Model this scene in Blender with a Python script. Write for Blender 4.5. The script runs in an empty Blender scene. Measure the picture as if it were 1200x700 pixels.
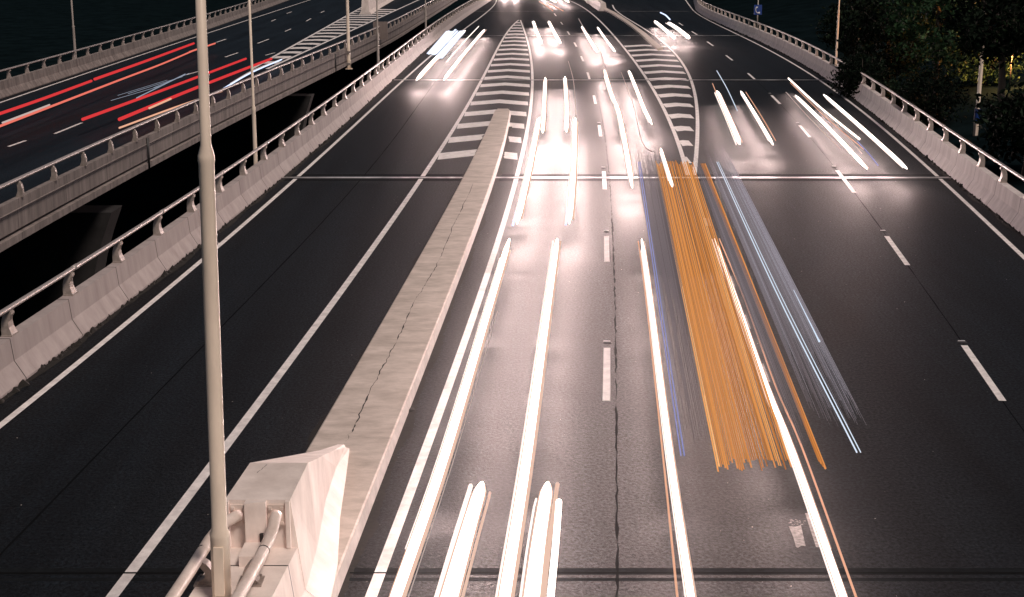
import bpy, math, random
import numpy as np
from mathutils import Vector
R = math.radians
SC = bpy.context.scene
COL = SC.collection
random.seed(7)

# ------------------------------------------------------------------ camera
FPX, CAMH, VH = 1700.0, 10.0, -70.0            # focal length in survey pixels, eye height, horizon row
TH = math.atan((350 - VH) / FPX)
cam = bpy.data.cameras.new('camera'); camo = bpy.data.objects.new('camera', cam); COL.objects.link(camo)
camo.location = (0, 0, CAMH); camo.rotation_euler = (math.pi / 2 - TH, 0, 0)
cam.sensor_width = 36.0; cam.lens = 36.0 * FPX / 1200.0; cam.clip_start = 0.3; cam.clip_end = 2000
SC.camera = camo

# ------------------------------------------------------------------ night sky, soft city light, exposure
SUN_EL, SUN_AZ = 54.0, 140.0                   # azimuth clockwise from +Y: the light stands behind the viewer's right shoulder
w = bpy.data.worlds.new('World'); SC.world = w; w.use_nodes = True
nt = w.node_tree; nt.nodes.clear()
sky = nt.nodes.new('ShaderNodeTexSky'); sky.sky_type = 'NISHITA'; sky.sun_disc = False
sky.sun_elevation = R(SUN_EL); sky.sun_rotation = R(SUN_AZ)
bg = nt.nodes.new('ShaderNodeBackground'); bg.inputs['Strength'].default_value = 0.020
wo = nt.nodes.new('ShaderNodeOutputWorld')
nt.links.new(sky.outputs[0], bg.inputs[0]); nt.links.new(bg.outputs[0], wo.inputs[0])
sl = bpy.data.lights.new('sun', 'SUN'); sl.energy = 2.5; sl.angle = R(14); sl.color = (1.0, 0.84, 0.74)
so = bpy.data.objects.new('sun', sl); COL.objects.link(so)
el, az = R(SUN_EL), R(SUN_AZ)
sdir = Vector((math.sin(az) * math.cos(el), math.cos(az) * math.cos(el), math.sin(el)))
so.rotation_euler = sdir.to_track_quat('Z', 'Y').to_euler(); so.location = (30, -40, 60)
SC.view_settings.view_transform = 'Standard'; SC.view_settings.look = 'None'
SC.view_settings.exposure = 0.0; SC.view_settings.gamma = 1.0
SC.view_settings.use_curve_mapping = False
SC.render.engine = 'CYCLES'
SC.cycles.use_denoising = True
SC.cycles.max_bounces = 5
SC.cycles.sample_clamp_indirect = 6.0

# ------------------------------------------------------------------ survey helpers
_F = np.array([0, math.cos(TH), -math.sin(TH)]); _U = np.array([0, math.sin(TH), math.cos(TH)])
def bp(u, v, z=0.0):
    d = _F + np.array([1.0, 0, 0]) * (u - 600) / FPX - _U * (v - 350) / FPX
    t = (z - CAMH) / d[2]
    return float(d[0] * t), float(d[1] * t)
def pju(x, y, z):
    p = np.array([x, y, z - CAMH]); return 600 + FPX * p[0] / (p @ _F)

class Path:
    """plan curve x(Y) of a line on the roadway, smooth, straight beyond its ends"""
    def __init__(s, px, z=0.0, deg=4, off=0.0):
        P = np.array([bp(u, v, z) for u, v in px])
        s.y0, s.y1 = P[:, 1].min(), P[:, 1].max()
        s.c = np.polyfit(P[:, 1], P[:, 0], deg, w=1 / P[:, 1]); s.d = np.polyder(s.c); s.off = off
    def x(s, y):
        yc = min(max(y, s.y0), s.y1)
        return float(np.polyval(s.c, yc) + np.polyval(s.d, yc) * (y - yc)) + s.off
    def slope(s, y):
        return float(np.polyval(s.d, min(max(y, s.y0), s.y1)))
    def pt(s, y, o=0.0, z=0.0):
        m = s.slope(y); n = math.hypot(1, m)
        return Vector((s.x(y) + o / n, y - o * m / n, z))          # o > 0 is to the right of travel (+X)
    def ys(s, a, b, step=2.0):
        n = max(2, int((b - a) / step) + 1)
        return [a + (b - a) * i / (n - 1) for i in range(n)]
    def find_u(s, u, o, z, lo=15, hi=320):
        best = None
        for i in range(1200):
            y = lo + (hi - lo) * i / 1199; p = s.pt(y, o, z); e = abs(pju(*p) - u)
            if best is None or e < best[0]: best = (e, y)
        return best[1]

P_A = Path([(440,685),(460,632),(501,525),(561,350),(599,229),(614,175),(622,125),(624,100),(622,67),(617,45),(610,24)])
P_B = Path([(132,697),(250,547),(282,500),(300,477),(392,350),(437,287),(487,222),(516,175),(545,132),(565,92),(580,60),(599,34),(608,23)])
P_E = Path([(0,500),(180,350),(236,305),(300,253),(347,212),(386,173),(425,139),(455,107),(482,85),(512,62),(550,30),(575,10),(582,0)])
P_LF = Path([(0,470),(157,349),(207,307),(250,275),(300,235),(345,197),(372,174),(400,150),(437,117),(462,95),(487,67),(512,45),(540,25),(565,10),(575,0)])
P_RF = Path([(815,10),(825,20),(850,30),(875,42),(900,55),(945,77),(1020,130),(1040,147),(1073,175),(1125,215),(1185,266),(1200,277)])
P_RE = Path([(812,11),(825,23),(862,37),(899,59),(937,82),(975,100),(1020,140),(1061,173),(1100,210),(1150,252),(1199,302)])
P_RD = Path([(812,38),(829,49),(851,65),(876,86),(904,112),(937,147),(981,200),(1040,277),(1128,405),(1176,470)])
P_CD = Path([(649,16),(658,26),(665,37),(673,50),(680,66),(688,85),(696,112),(703,147),(708,201),(710,278),(711,405),(711,470)])
P_C = Path([(665,0),(705,27),(725,47),(740,70),(760,95),(775,120),(786,147),(797,175),(806,205)])
P_D = Path([(719,8),(737,24),(755,34),(770,44),(784,54),(796,66),(805,90),(812,117),(819,140),(820,160),(817,178),(812,205)])
P_ML = Path([(579,131),(562,172),(525,237),(500,285),(465,350),(412,435),(361,525)], 0.28, 3)
P_MR = Path([(597,133),(590,172),(575,207),(560,257),(526,348),(507,397),(475,467),(452,525),(432,582),(415,625),(397,667)], 0.28, 3)
P_SEAM = Path([(325,317),(367,270),(417,217),(450,180),(470,150)], 0, 2)
P_FLF = Path([(0,116),(75,92),(150,67),(230,39),(294,17)], 0, 2)
P_FLL = Path([(0,120.5),(100,86.5),(225,45)], 0, 2)
P_FRT = Path([(0,242),(45,222),(147,172),(300,102),(325,90),(402,59),(475,24)], 1.0, 3)
P_FG1 = Path([(300,80),(332,59),(360,42),(395,26),(420,12)], 0, 1)
P_FG2 = Path([(302,83),(375,56),(405,39),(440,26),(475,4)], 0, 1)

# ------------------------------------------------------------------ mesh builder
class MB:
    def __init__(s): s.v = []; s.f = []; s.mi = []
    def add(s, vs, fs, mi=0):
        b = len(s.v); s.v += [tuple(v) for v in vs]
        s.f += [tuple(b + i for i in f) for f in fs]; s.mi += [mi] * len(fs)
    def box(s, c, d, rz=0.0, mi=0):
        cx, cy, cz = c; dx, dy, dz = d[0] / 2, d[1] / 2, d[2] / 2; ca, sa = math.cos(rz), math.sin(rz)
        vs = []
        for z in (-dz, dz):
            for x, y in ((-dx, -dy), (dx, -dy), (dx, dy), (-dx, dy)):
                vs.append((cx + x * ca - y * sa, cy + x * sa + y * ca, cz + z))
        s.add(vs, [(3, 2, 1, 0), (4, 5, 6, 7), (0, 1, 5, 4), (1, 2, 6, 5), (2, 3, 7, 6), (3, 0, 4, 7)], mi)
    def tube(s, pts, r, n=8, cap=True, mi=0, flat=1.0, dome=0.0):
        pts = [Vector(p) for p in pts]; rs = r if isinstance(r, (list, tuple)) else [r] * len(pts)
        if dome:                                               # rounded ends
            a = (pts[0] - pts[1]).normalized(); b = (pts[-1] - pts[-2]).normalized()
            pts = [pts[0] + a * rs[0] * .9, pts[0] + a * rs[0] * .6] + pts + [pts[-1] + b * rs[-1] * .6, pts[-1] + b * rs[-1] * .9]
            rs = [rs[0] * .35, rs[0] * .8] + list(rs) + [rs[-1] * .8, rs[-1] * .35]
        vs = []
        for i, p in enumerate(pts):
            t = (pts[min(i + 1, len(pts) - 1)] - pts[max(i - 1, 0)]).normalized()
            up = Vector((0, 0, 1)) if abs(t.z) < .9 else Vector((0, 1, 0))
            a = t.cross(up).normalized(); b = a.cross(t).normalized()
            for k in range(n):
                q = 2 * math.pi * k / n
                vs.append(p + a * (math.cos(q) * rs[i]) + b * (math.sin(q) * rs[i] * flat))
        fs = []
        for i in range(len(pts) - 1):
            for k in range(n):
                fs.append((i * n + k, i * n + (k + 1) % n, (i + 1) * n + (k + 1) % n, (i + 1) * n + k))
        if cap:
            fs.append(tuple(range(n - 1, -1, -1))); fs.append(tuple((len(pts) - 1) * n + k for k in range(n)))
        s.add(vs, fs, mi)
    def sweep(s, path, ys, prof, sgn=1, closed=True, mi=0, caps=True):
        """prof = (outward offset, z) points carried along a plan curve"""
        n = len(prof); vs = []
        for y in ys:
            for o, z in prof: vs.append(path.pt(y, o * sgn, z))
        fs = []; m = n if closed else n - 1
        for i in range(len(ys) - 1):
            for k in range(m):
                q = (i * n + k, i * n + (k + 1) % n, (i + 1) * n + (k + 1) % n, (i + 1) * n + k)
                fs.append(q if sgn > 0 else q[::-1])
        if closed and caps:
            fs.append(tuple(range(n))[::-1]); fs.append(tuple((len(ys) - 1) * n + k for k in range(n)))
        s.add(vs, fs, mi)
    def ribbon(s, path, ys, hw, z, off=0.0, mi=0, jag=0.0):
        vs = []
        for y in ys:
            vs.append(path.pt(y, off - hw + random.uniform(-jag, jag), z)); vs.append(path.pt(y, off + hw + random.uniform(-jag, jag), z))
        s.add(vs, [(2 * i, 2 * i + 1, 2 * i + 3, 2 * i + 2) for i in range(len(ys) - 1)], mi)
    def between(s, pa, pb, ys, z, oa=0.0, ob=0.0, mi=0, cols=1):
        vs = []; n = cols + 1
        for y in ys:
            a = pa.pt(y, oa, z); b = pb.pt(y, ob, z)
            for k in range(n): vs.append(a.lerp(b, k / cols))
        s.add(vs, [(i * n + k, i * n + k + 1, (i + 1) * n + k + 1, (i + 1) * n + k) for i in range(len(ys) - 1) for k in range(cols)], mi)
    def loft(s, secs, mi=0):
        n = len(secs[0]); vs = [p for q in secs for p in q]; fs = []
        for i in range(len(secs) - 1):
            for k in range(n): fs.append((i * n + k, i * n + (k + 1) % n, (i + 1) * n + (k + 1) % n, (i + 1) * n + k))
        fs.append(tuple(range(n))[::-1]); fs.append(tuple((len(secs) - 1) * n + k for k in range(n)))
        s.add(vs, fs, mi)
    def build(s, name, mats, parent=None, smooth=False, normals=True, origin=None):
        me = bpy.data.meshes.new(name)
        o3 = Vector(origin) if origin is not None else Vector((0, 0, 0))
        me.from_pydata([tuple(Vector(v) - o3) for v in s.v], [], s.f)
        if not isinstance(mats, (list, tuple)): mats = [mats]
        for m in mats: me.materials.append(m)
        for p, i in zip(me.polygons, s.mi): p.material_index = i; p.use_smooth = smooth
        if normals:
            import bmesh
            bm = bmesh.new(); bm.from_mesh(me); bmesh.ops.recalc_face_normals(bm, faces=bm.faces); bm.to_mesh(me); bm.free()
        me.update()
        o = bpy.data.objects.new(name, me); COL.objects.link(o); o.location = o3
        if parent is not None:
            o.parent = parent; o.location = o3
        return o

def tag(o, label, cat, group=None, kind=None):
    if label: o['label'] = label
    if cat: o['category'] = cat
    if group: o['group'] = group
    if kind: o['kind'] = kind
    return o
def struct(o): o['kind'] = 'structure'; return o
def thing(name, label, cat, loc=(0, 0, 0), rz=0.0, group=None):
    o = bpy.data.objects.new(name, None); COL.objects.link(o); o.empty_display_size = .3
    o.location = loc; o.rotation_euler = (0, 0, rz)
    return tag(o, label, cat, group)
def dup(root, loc, rz, label, group=None):
    r = root.copy(); COL.objects.link(r); r.location = loc; r.rotation_euler = (0, 0, rz); r['label'] = label
    if group: r['group'] = group
    for ch in list(root.children):
        c = ch.copy(); COL.objects.link(c); c.parent = r
        for g in list(ch.children):
            d = g.copy(); COL.objects.link(d); d.parent = c
    return r

# ------------------------------------------------------------------ materials
def mat(name, col, rough=.7, var=.0, scale=4.0, metal=0.0, bump=0.0, bscale=60.0, stretch=(1, 1, 1), spec=.5, col2=None, detail=6):
    m = bpy.data.materials.new(name); m.use_nodes = True; t = m.node_tree; b = t.nodes['Principled BSDF']
    b.inputs['Roughness'].default_value = rough; b.inputs['Metallic'].default_value = metal
    b.inputs['Specular IOR Level'].default_value = spec
    b.inputs['Base Color'].default_value = (*col, 1)
    if var or bump:
        tc = t.nodes.new('ShaderNodeTexCoord'); mp = t.nodes.new('ShaderNodeMapping'); mp.inputs['Scale'].default_value = stretch
        t.links.new(tc.outputs['Object'], mp.inputs['Vector'])
    if var:
        n = t.nodes.new('ShaderNodeTexNoise'); n.inputs['Scale'].default_value = scale; n.inputs['Detail'].default_value = detail
        n.inputs['Roughness'].default_value = .65
        t.links.new(mp.outputs[0], n.inputs['Vector'])
        r = t.nodes.new('ShaderNodeValToRGB')
        c2 = col2 or tuple(c * (1 - var) for c in col)
        r.color_ramp.elements[0].position = .32; r.color_ramp.elements[1].position = .68
        r.color_ramp.elements[0].color = (*c2, 1); r.color_ramp.elements[1].color = (*[min(1, c * (1 + var * .5)) for c in col], 1)
        t.links.new(n.outputs['Fac'], r.inputs['Fac']); t.links.new(r.outputs[0], b.inputs['Base Color'])
    if bump:
        n2 = t.nodes.new('ShaderNodeTexNoise'); n2.inputs['Scale'].default_value = bscale; n2.inputs['Detail'].default_value = 3
        t.links.new(mp.outputs[0], n2.inputs['Vector'])
        bu = t.nodes.new('ShaderNodeBump'); bu.inputs['Strength'].default_value = bump; bu.inputs['Distance'].default_value = .02
        t.links.new(n2.outputs['Fac'], bu.inputs['Height']); t.links.new(bu.outputs[0], b.inputs['Normal'])
    return m

def asphalt(name, base):
    m = bpy.data.materials.new(name); m.use_nodes = True; t = m.node_tree; b = t.nodes['Principled BSDF']
    tc = t.nodes.new('ShaderNodeTexCoord')
    def noise(scale, st, detail=4, rough=.6):
        mp = t.nodes.new('ShaderNodeMapping'); mp.inputs['Scale'].default_value = st
        n = t.nodes.new('ShaderNodeTexNoise'); n.inputs['Scale'].default_value = scale; n.inputs['Detail'].default_value = detail; n.inputs['Roughness'].default_value = rough
        t.links.new(tc.outputs['Object'], mp.inputs[0]); t.links.new(mp.outputs[0], n.inputs['Vector']); return n.outputs['Fac']
    def mr(x, a, b2, c, d):
        k = t.nodes.new('ShaderNodeMapRange'); k.inputs[1].default_value = a; k.inputs[2].default_value = b2; k.inputs[3].default_value = c; k.inputs[4].default_value = d
        t.links.new(x, k.inputs[0]); return k.outputs[0]
    def mul(a, b2):
        k = t.nodes.new('ShaderNodeMath'); k.operation = 'MULTIPLY'; t.links.new(a, k.inputs[0]); t.links.new(b2, k.inputs[1]); return k.outputs[0]
    grain = noise(15, (1, .8, 1), 5, .75)                                # chippings
    f = mul(mr(grain, .40, .63, .12, 2.4), mr(noise(.35, (2.4, .10, 1)), .3, .7, .4, 1.6))   # worn wheel tracks along the lanes
    f = mul(f, mr(noise(1.3, (.2, 2.2, 1), 5), .3, .7, .75, 1.25))      # paving bands across
    hi = mr(noise(17, (1, .6, 1), 1, .4), .77, .83, 0.0, 1.0)            # bright chippings
    cm = t.nodes.new('ShaderNodeMix'); cm.data_type = 'RGBA'; cm.blend_type = 'MULTIPLY'; cm.inputs['Factor'].default_value = 1
    cm.inputs['A'].default_value = (*base, 1); t.links.new(f, cm.inputs['B'])
    c2 = t.nodes.new('ShaderNodeMix'); c2.data_type = 'RGBA'; c2.inputs['B'].default_value = (.09, .088, .088, 1)
    t.links.new(cm.outputs['Result'], c2.inputs['A']); t.links.new(hi, c2.inputs['Factor'])
    t.links.new(c2.outputs['Result'], b.inputs['Base Color'])
    t.links.new(mr(grain, .3, .7, .70, .52), b.inputs['Roughness'])
    b.inputs['Specular IOR Level'].default_value = .13
    bu = t.nodes.new('ShaderNodeBump'); bu.inputs['Strength'].default_value = .6; bu.inputs['Distance'].default_value = .015
    t.links.new(grain, bu.inputs['Height']); t.links.new(bu.outputs[0], b.inputs['Normal'])
    return m

def emit(name, col, strength, ripple=0.0):
    m = bpy.data.materials.new(name); m.use_nodes = True; t = m.node_tree; t.nodes.clear()
    e = t.nodes.new('ShaderNodeEmission'); e.inputs[0].default_value = (*col, 1); e.inputs[1].default_value = strength
    o = t.nodes.new('ShaderNodeOutputMaterial'); t.links.new(e.outputs[0], o.inputs[0])
    if ripple:
        tc = t.nodes.new('ShaderNodeTexCoord'); mp = t.nodes.new('ShaderNodeMapping'); mp.inputs['Scale'].default_value = (7, .35, 1)
        n = t.nodes.new('ShaderNodeTexNoise'); n.inputs['Scale'].default_value = 3; n.inputs['Detail'].default_value = 3
        k = t.nodes.new('ShaderNodeMapRange'); k.inputs[1].default_value = .25; k.inputs[2].default_value = .75
        k.inputs[3].default_value = strength * (1 - ripple); k.inputs[4].default_value = strength * (1 + ripple)
        t.links.new(tc.outputs['Object'], mp.inputs[0]); t.links.new(mp.outputs[0], n.inputs['Vector']); t.links.new(n.outputs['Fac'], k.inputs[0]); t.links.new(k.outputs[0], e.inputs[1])
    return m

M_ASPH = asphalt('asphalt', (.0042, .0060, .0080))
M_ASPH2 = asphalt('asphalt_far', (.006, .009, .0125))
M_PAINT = mat('road_paint', (.80, .76, .74), .6, .35, 3.0, bump=.15, bscale=40, col2=(.60, .56, .55))
M_PAINT_D = mat('road_paint_worn', (.34, .31, .30), .7, .6, 9.0, col2=(.06, .055, .055))
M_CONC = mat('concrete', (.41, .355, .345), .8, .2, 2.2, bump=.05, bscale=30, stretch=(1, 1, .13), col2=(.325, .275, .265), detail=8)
M_CONC_R = mat('concrete_lit_tone', (.62, .565, .55), .8, .2, 2.2, bump=.05, bscale=30, stretch=(1, 1, .13), col2=(.46, .41, .395), detail=8)  # paler copy of the concrete, standing in for light on the right parapet
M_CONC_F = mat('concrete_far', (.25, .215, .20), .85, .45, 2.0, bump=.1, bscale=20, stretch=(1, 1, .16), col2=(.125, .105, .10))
M_CONC_B = mat('concrete_block', (.82, .73, .68), .7, .12, 1.6, bump=.08, bscale=22, col2=(.62, .535, .49), stretch=(1, 1, .5), detail=9)
M_ISL = mat('island_concrete', (.58, .50, .45), .8, .3, 1.6, bump=.12, bscale=30, stretch=(.8, 1.5, 1), col2=(.42, .355, .31))
M_ISLF = mat('island_kerb_paint', (.50, .455, .43), .7, .25, 3)
M_GROOVE = mat('groove', (.03, .025, .025), .9)
M_PIER = mat('pier_shade_tone', (.02, .019, .02), .95, .5, .8)  # concrete darkened in its colour for the shade below the deck
M_GALV = mat('galvanised_rail', (.42, .38, .365), .46, metal=.35)
M_POSTM = mat('cast_post', (.34, .29, .26), .5, .35, 7, metal=.2)
M_RAILW = mat('painted_rail', (.74, .65, .60), .45, .1, 2.2, bump=.05, bscale=18, col2=(.52, .42, .36))
M_POLE = mat('lamp_pole_paint', (.86, .73, .60), .38, .14, 3, stretch=(1, 1, .3))
M_POLEG = mat('lamp_pole_grey', (.36, .32, .29), .45, .15, 3, stretch=(1, 1, .3))
M_DARK = mat('dark_metal', (.03, .03, .032), .5)
M_STEEL = mat('joint_steel', (.78, .75, .74), .35, .5, .55, metal=.45, bump=.5, bscale=30, col2=(.03, .03, .032), detail=3)  # noise mixes pale and near-black to paint lit and unlit stretches
M_RUB = mat('joint_rubber', (.004, .0045, .005), .9, spec=.08)
M_BAND = mat('joint_band', (.0095, .0115, .0135), .85, .5, 6, spec=.08)
M_DIRT = mat('gutter_dirt', (.012, .010, .008), .95, .6, 8)
M_GROUND = mat('ground_earth', (.005, .010, .012), 1.0, .5, .3, spec=0.0)
M_BOARD = mat('sign_back', (.22, .18, .165), .6, .15, 3)
M_LENS = mat('lamp_lens', (.8, .78, .7), .3)
M_BLUE = mat('blue_enamel', (.012, .05, .25), .4)
M_WHITE = mat('white_enamel', (.75, .75, .75), .4)
M_BARK = mat('bark', (.07, .055, .045), .9, .5, 6, stretch=(1, 1, .2))
M_LEAF_UNLIT = [mat('leaf_unlit_dark', (.003, .0065, .004), .8, .5, 3, spec=.06), mat('leaf_unlit_mid', (.006, .013, .007), .8, .5, 3, spec=.08), mat('leaf_unlit_light', (.012, .025, .012), .7, .4, 3, spec=.12)]  # leaf colours darkened so the crowns stand as unlit silhouettes

# ================================================================== SETTING
RY = (4.0, 345.0)
ys_road = P_LF.ys(*RY, 2.5)
m = MB(); m.between(P_LF, P_RF, ys_road, 0.0, -.05, .05, cols=8); struct(m.build('road', M_ASPH, normals=False))
m = MB()
top = []
for y in ys_road:
    a = P_LF.pt(y, -.78, 0); b = P_RF.pt(y, .78, 0)
    top.append([Vector((a.x, a.y, -.02)), Vector((b.x, b.y, -.02)), Vector((b.x, b.y, -.75)), Vector((b.x - 2.5, b.y, -1.6)), Vector((a.x + 2.5, a.y, -1.6)), Vector((a.x, a.y, -.75))])
m.loft(top); struct(m.build('viaduct_deck', M_CONC_F))
ys_far = P_FLF.ys(30, 345, 3)
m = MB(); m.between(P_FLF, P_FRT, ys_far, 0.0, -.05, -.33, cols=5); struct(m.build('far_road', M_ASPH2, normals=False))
m = MB(); top = []
for y in ys_far:
    a = P_FLF.pt(y, -.78, 0); b = P_FRT.pt(y, -.35, 0)
    top.append([Vector((a.x, a.y, -.02)), Vector((b.x, b.y, -.02)), Vector((b.x, b.y, -.45)), Vector((b.x - 2.2, b.y, -1.5)), Vector((a.x + 2.5, a.y, -1.5)), Vector((a.x, a.y, -.75))])
m.loft(top); struct(m.build('far_viaduct_deck', M_CONC_F))

# ground: low under the viaducts, a bank rising to the right of them
m = MB(); xs = [-400, -200, -100, -60, -30, 0, 8, 12, 17, 22, 26, 30, 36, 44, 60, 90, 150, 400]; gy = [-60, 0, 15, 30, 45, 60, 75, 90, 105, 120, 140, 160, 180, 200, 230, 260, 300, 380, 500, 700, 1000]
def gz(x, y):
    b = P_RF.x(max(5, y)) - 2
    t = min(1, max(0, (x - (b - 8)) / 8)); t = t * t * (3 - 2 * t)
    return -9 + t * 7.6 + max(0, min(6, (x - b - 5) * .16)) + .25 * math.sin(x * .31 + y * .17)
vs = [(x, y, gz(x, y)) for y in gy for x in xs]; n = len(xs)
m.add(vs, [(i * n + k, i * n + k + 1, (i + 1) * n + k + 1, (i + 1) * n + k) for i in range(len(gy) - 1) for k in range(n - 1)])
struct(m.build('ground', M_GROUND, normals=False, smooth=True))

# ------------------------------------------------------------------ painted markings
Z1 = .005
m = MB()
def span(path, v0, v1):                       # Y range between two survey rows at the line's own column
    return bp(600, v0)[1], bp(600, v1)[1]
m.ribbon(P_A, P_A.ys(5, 190, 1.5), .095, Z1)
m.ribbon(P_B, P_B.ys(5, 190, 1.5), .10, Z1)
m.ribbon(P_E, P_E.ys(5, 340, 2), .085, Z1)
m.ribbon(P_RE, P_RE.ys(5, 340, 2), .085, Z1)
m.ribbon(P_C, P_C.ys(63, 330, 2), .10, Z1)
m.ribbon(P_D, P_D.ys(63, 235, 2), .10, Z1)
def dash(path, v0, v1, hw=.085, z=Z1, mm=None):
    a, b = bp(600, v1)[1], bp(600, v0)[1]
    (mm or m).ribbon(path, path.ys(a, b, .8), hw, z)
CDV = [(408,470),(277,307),(201,222),(147,160),(112,122),(85,93),(66,72),(50,55),(37,41),(26,29),(16,19),(8,10.5),(1,3)]
RDV = [(405,470),(277,311),(200,226),(147,161),(112,122),(86,93),(65,71),(49,54),(37,41),(27,30)]
for a, b in CDV: dash(P_CD, a, b)
for a, b in RDV: dash(P_RD, a, b)
def chevrons(pa, pb, ylist, thick, k, inset=.17, mm=None):
    for y in ylist:
        a0, a1 = pa.pt(y, inset, Z1), pb.pt(y, -inset, Z1)
        wd = a1.x - a0.x
        if wd < .15: continue
        c = Vector(((a0.x + a1.x) / 2, y + k * wd / 2, Z1)); t = Vector((0, thick, 0))
        (mm or m).add([a0, c, a1, a0 + t, c + t, a1 + t], [(0, 1, 4, 3), (1, 2, 5, 4)])
chevrons(P_B, P_A, [67.6 + 5.75 * i for i in range(21)], 2.15, .75)
chevrons(P_C, P_D, [66.5 + 5.75 * i for i in range(14)], 2.0, .75)
struct(m.build('road_markings', M_PAINT, normals=False))
m = MB()
P_SD = Path([(806,205),(836,278),(866,360),(918,507),(955,617)], 0, 2)
for q in range(7):
    y = 10 * FPX / 1 * 0 + bp(600, 602)[1] + 4.75 * q
    if y < 60: m.ribbon(P_SD, [y - 1.5, y], .10, Z1)
# worn paint patch beside the dashes
a = bp(925, 617); 
def patch(px, jag):
    return [Vector((*bp(u + random.uniform(-jag, jag), v + random.uniform(-jag, jag)), Z1)) for u, v in px]
q = patch([(925,617),(931,617),(939,616),(941,628),(944,641),(939,640),(936,643),(932,641),(929,630)], .8)
m.add(q, [tuple(range(len(q)))])
for i in range(26):
    u, v = random.uniform(924, 943), random.uniform(609, 616); x, y = bp(u, v); s_ = random.uniform(.01, .035)
    m.add([(x - s_, y, Z1), (x + s_, y - s_ * .4, Z1), (x + s_ * .5, y + s_, Z1)], [(0, 1, 2)])
struct(m.build('worn_road_markings', M_PAINT_D, normals=False))
m = MB()
m.ribbon(P_FLL, P_FLL.ys(60, 330, 3), .09, Z1)
m.ribbon(P_FRT, P_FRT.ys(40, 330, 3), .09, Z1, off=-1.15)
m.ribbon(P_FG1, P_FG1.ys(117, 300, 3), .14, Z1); m.ribbon(P_FG2, P_FG2.ys(117, 330, 3), .14, Z1)
chevrons(P_FG1, P_FG2, [122 + 5.6 * i for i in range(18)], 2.4, .45)
for (u0, v0), (u1, v1) in [((64,157),(96,144)),((264,67),(279,62)),((253,50),(265,46)),((218,88),(232,84)),((302,51),(315,46)),((318,25),(323,23)),((336,16),(342,14)),((376,15),(380,13)),((359,25),(364,22)),((334,37),(341,34)),((311,65),(322,62)),((10,172),(30,165))]:
    A_, B_ = Vector((*bp(u0, v0), Z1)), Vector((*bp(u1, v1), Z1)); d = (B_ - A_).normalized(); s_ = Vector((d.y, -d.x, 0)) * .085
    m.add([A_ - s_, A_ + s_, B_ + s_, B_ - s_], [(0, 1, 2, 3)])
struct(m.build('far_road_markings', M_PAINT, normals=False))

# seams and expansion joints
m = MB()
m.ribbon(P_SEAM, P_SEAM.ys(6, 120, 1), .022, .003, jag=.008)
m.ribbon(P_RD, P_RD.ys(20, 110, 1), .016, .003, off=.0, jag=.01)
m.ribbon(P_CD, P_CD.ys(18, 100, .3), .018, .003, off=.22, jag=.022)
struct(m.build('road_seam', mat('seam_sealant', (.0032, .0042, .0052), .9, .5, 5, spec=.1), normals=False))
JY = [bp(600, 208.5)[1], bp(600, 94)[1], bp(600, 42)[1], bp(600, 13.5)[1]]
class Row:                                      # a straight strip across the deck at constant Y
    @staticmethod
    def strip(mb, y, d0, d1, z, pa=P_LF, pb=P_RF, mi=0):
        a, b = pa.x(y) - .02, pb.x(y) + .02; N = 24
        vs = []
        for k in range(N + 1):
            x = a + (b - a) * k / N; vs += [(x, y + d0, z), (x, y + d1, z)]
        mb.add(vs, [(2 * k, 2 * k + 2, 2 * k + 3, 2 * k + 1) for k in range(N)], mi)
st, rb, bd = MB(), MB(), MB()
for y in JY:
    Row.strip(bd, y, -.9, 1.0, .0015)
    Row.strip(rb, y, -.34, .34, .009)
    Row.strip(st, y, -.19, .19, .013)
Y0 = bp(600, 672)[1]
Row.strip(bd, Y0, -.30, -.18, .0015); Row.strip(bd, Y0, -.06, .20, .0015); Row.strip(rb, Y0, -.028, .028, .009)
struct(bd.build('joint_surround', M_BAND, normals=False)); struct(rb.build('joint_seal', M_RUB, normals=False)); struct(st.build('expansion_joint', M_STEEL, normals=False))

# ================================================================== BARRIERS
PROF = [(0, 0.0), (0, .06), (.25, .47), (.31, 1.0), (.60, 1.0), (.62, -.72), (.0, -.72)]
POSTP = [(.33, 1.0), (.585, 1.0), (.60, 1.14), (.595, 1.32), (.555, 1.47), (.48, 1.585), (.40, 1.60), (.35, 1.57), (.35, 1.50), (.40, 1.43), (.42, 1.34), (.41, 1.20), (.36, 1.08)]
def post_mesh(path, y, sgn, th=.21):
    m = MB(); o = path.pt(y, 0, 0); mtan = path.slope(y)
    t = Vector((mtan, 1, 0)).normalized(); nrm = Vector((1, -mtan, 0)).normalized() * sgn
    secs = [[o + nrm * a + Vector((0, 0, z)) + t * (th * s_ * (1.7 - 1.5 * (z - 1.0))) for a, z in POSTP] for s_ in (-.5, .5)]
    m.loft(secs)
    c = o + nrm * .455 + Vector((0, 0, 1.013)); m.box(c, (.27, .44, .03), math.atan2(t.y, t.x) - math.pi / 2)
    return m
def joints(mb, path, sgn, ys, prof=PROF[:5], w_=.018, mi=1):
    for y in ys:
        vs = []
        for dy in (-w_, w_):
            for o, z in prof: vs.append(path.pt(y + dy, (o - .003) * sgn, z + (.003 if z >= 1 else 0)))
        n = len(prof); mb.add(vs, [(k, k + 1, n + k + 1, n + k) for k in range(n - 1)], mi)
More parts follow.
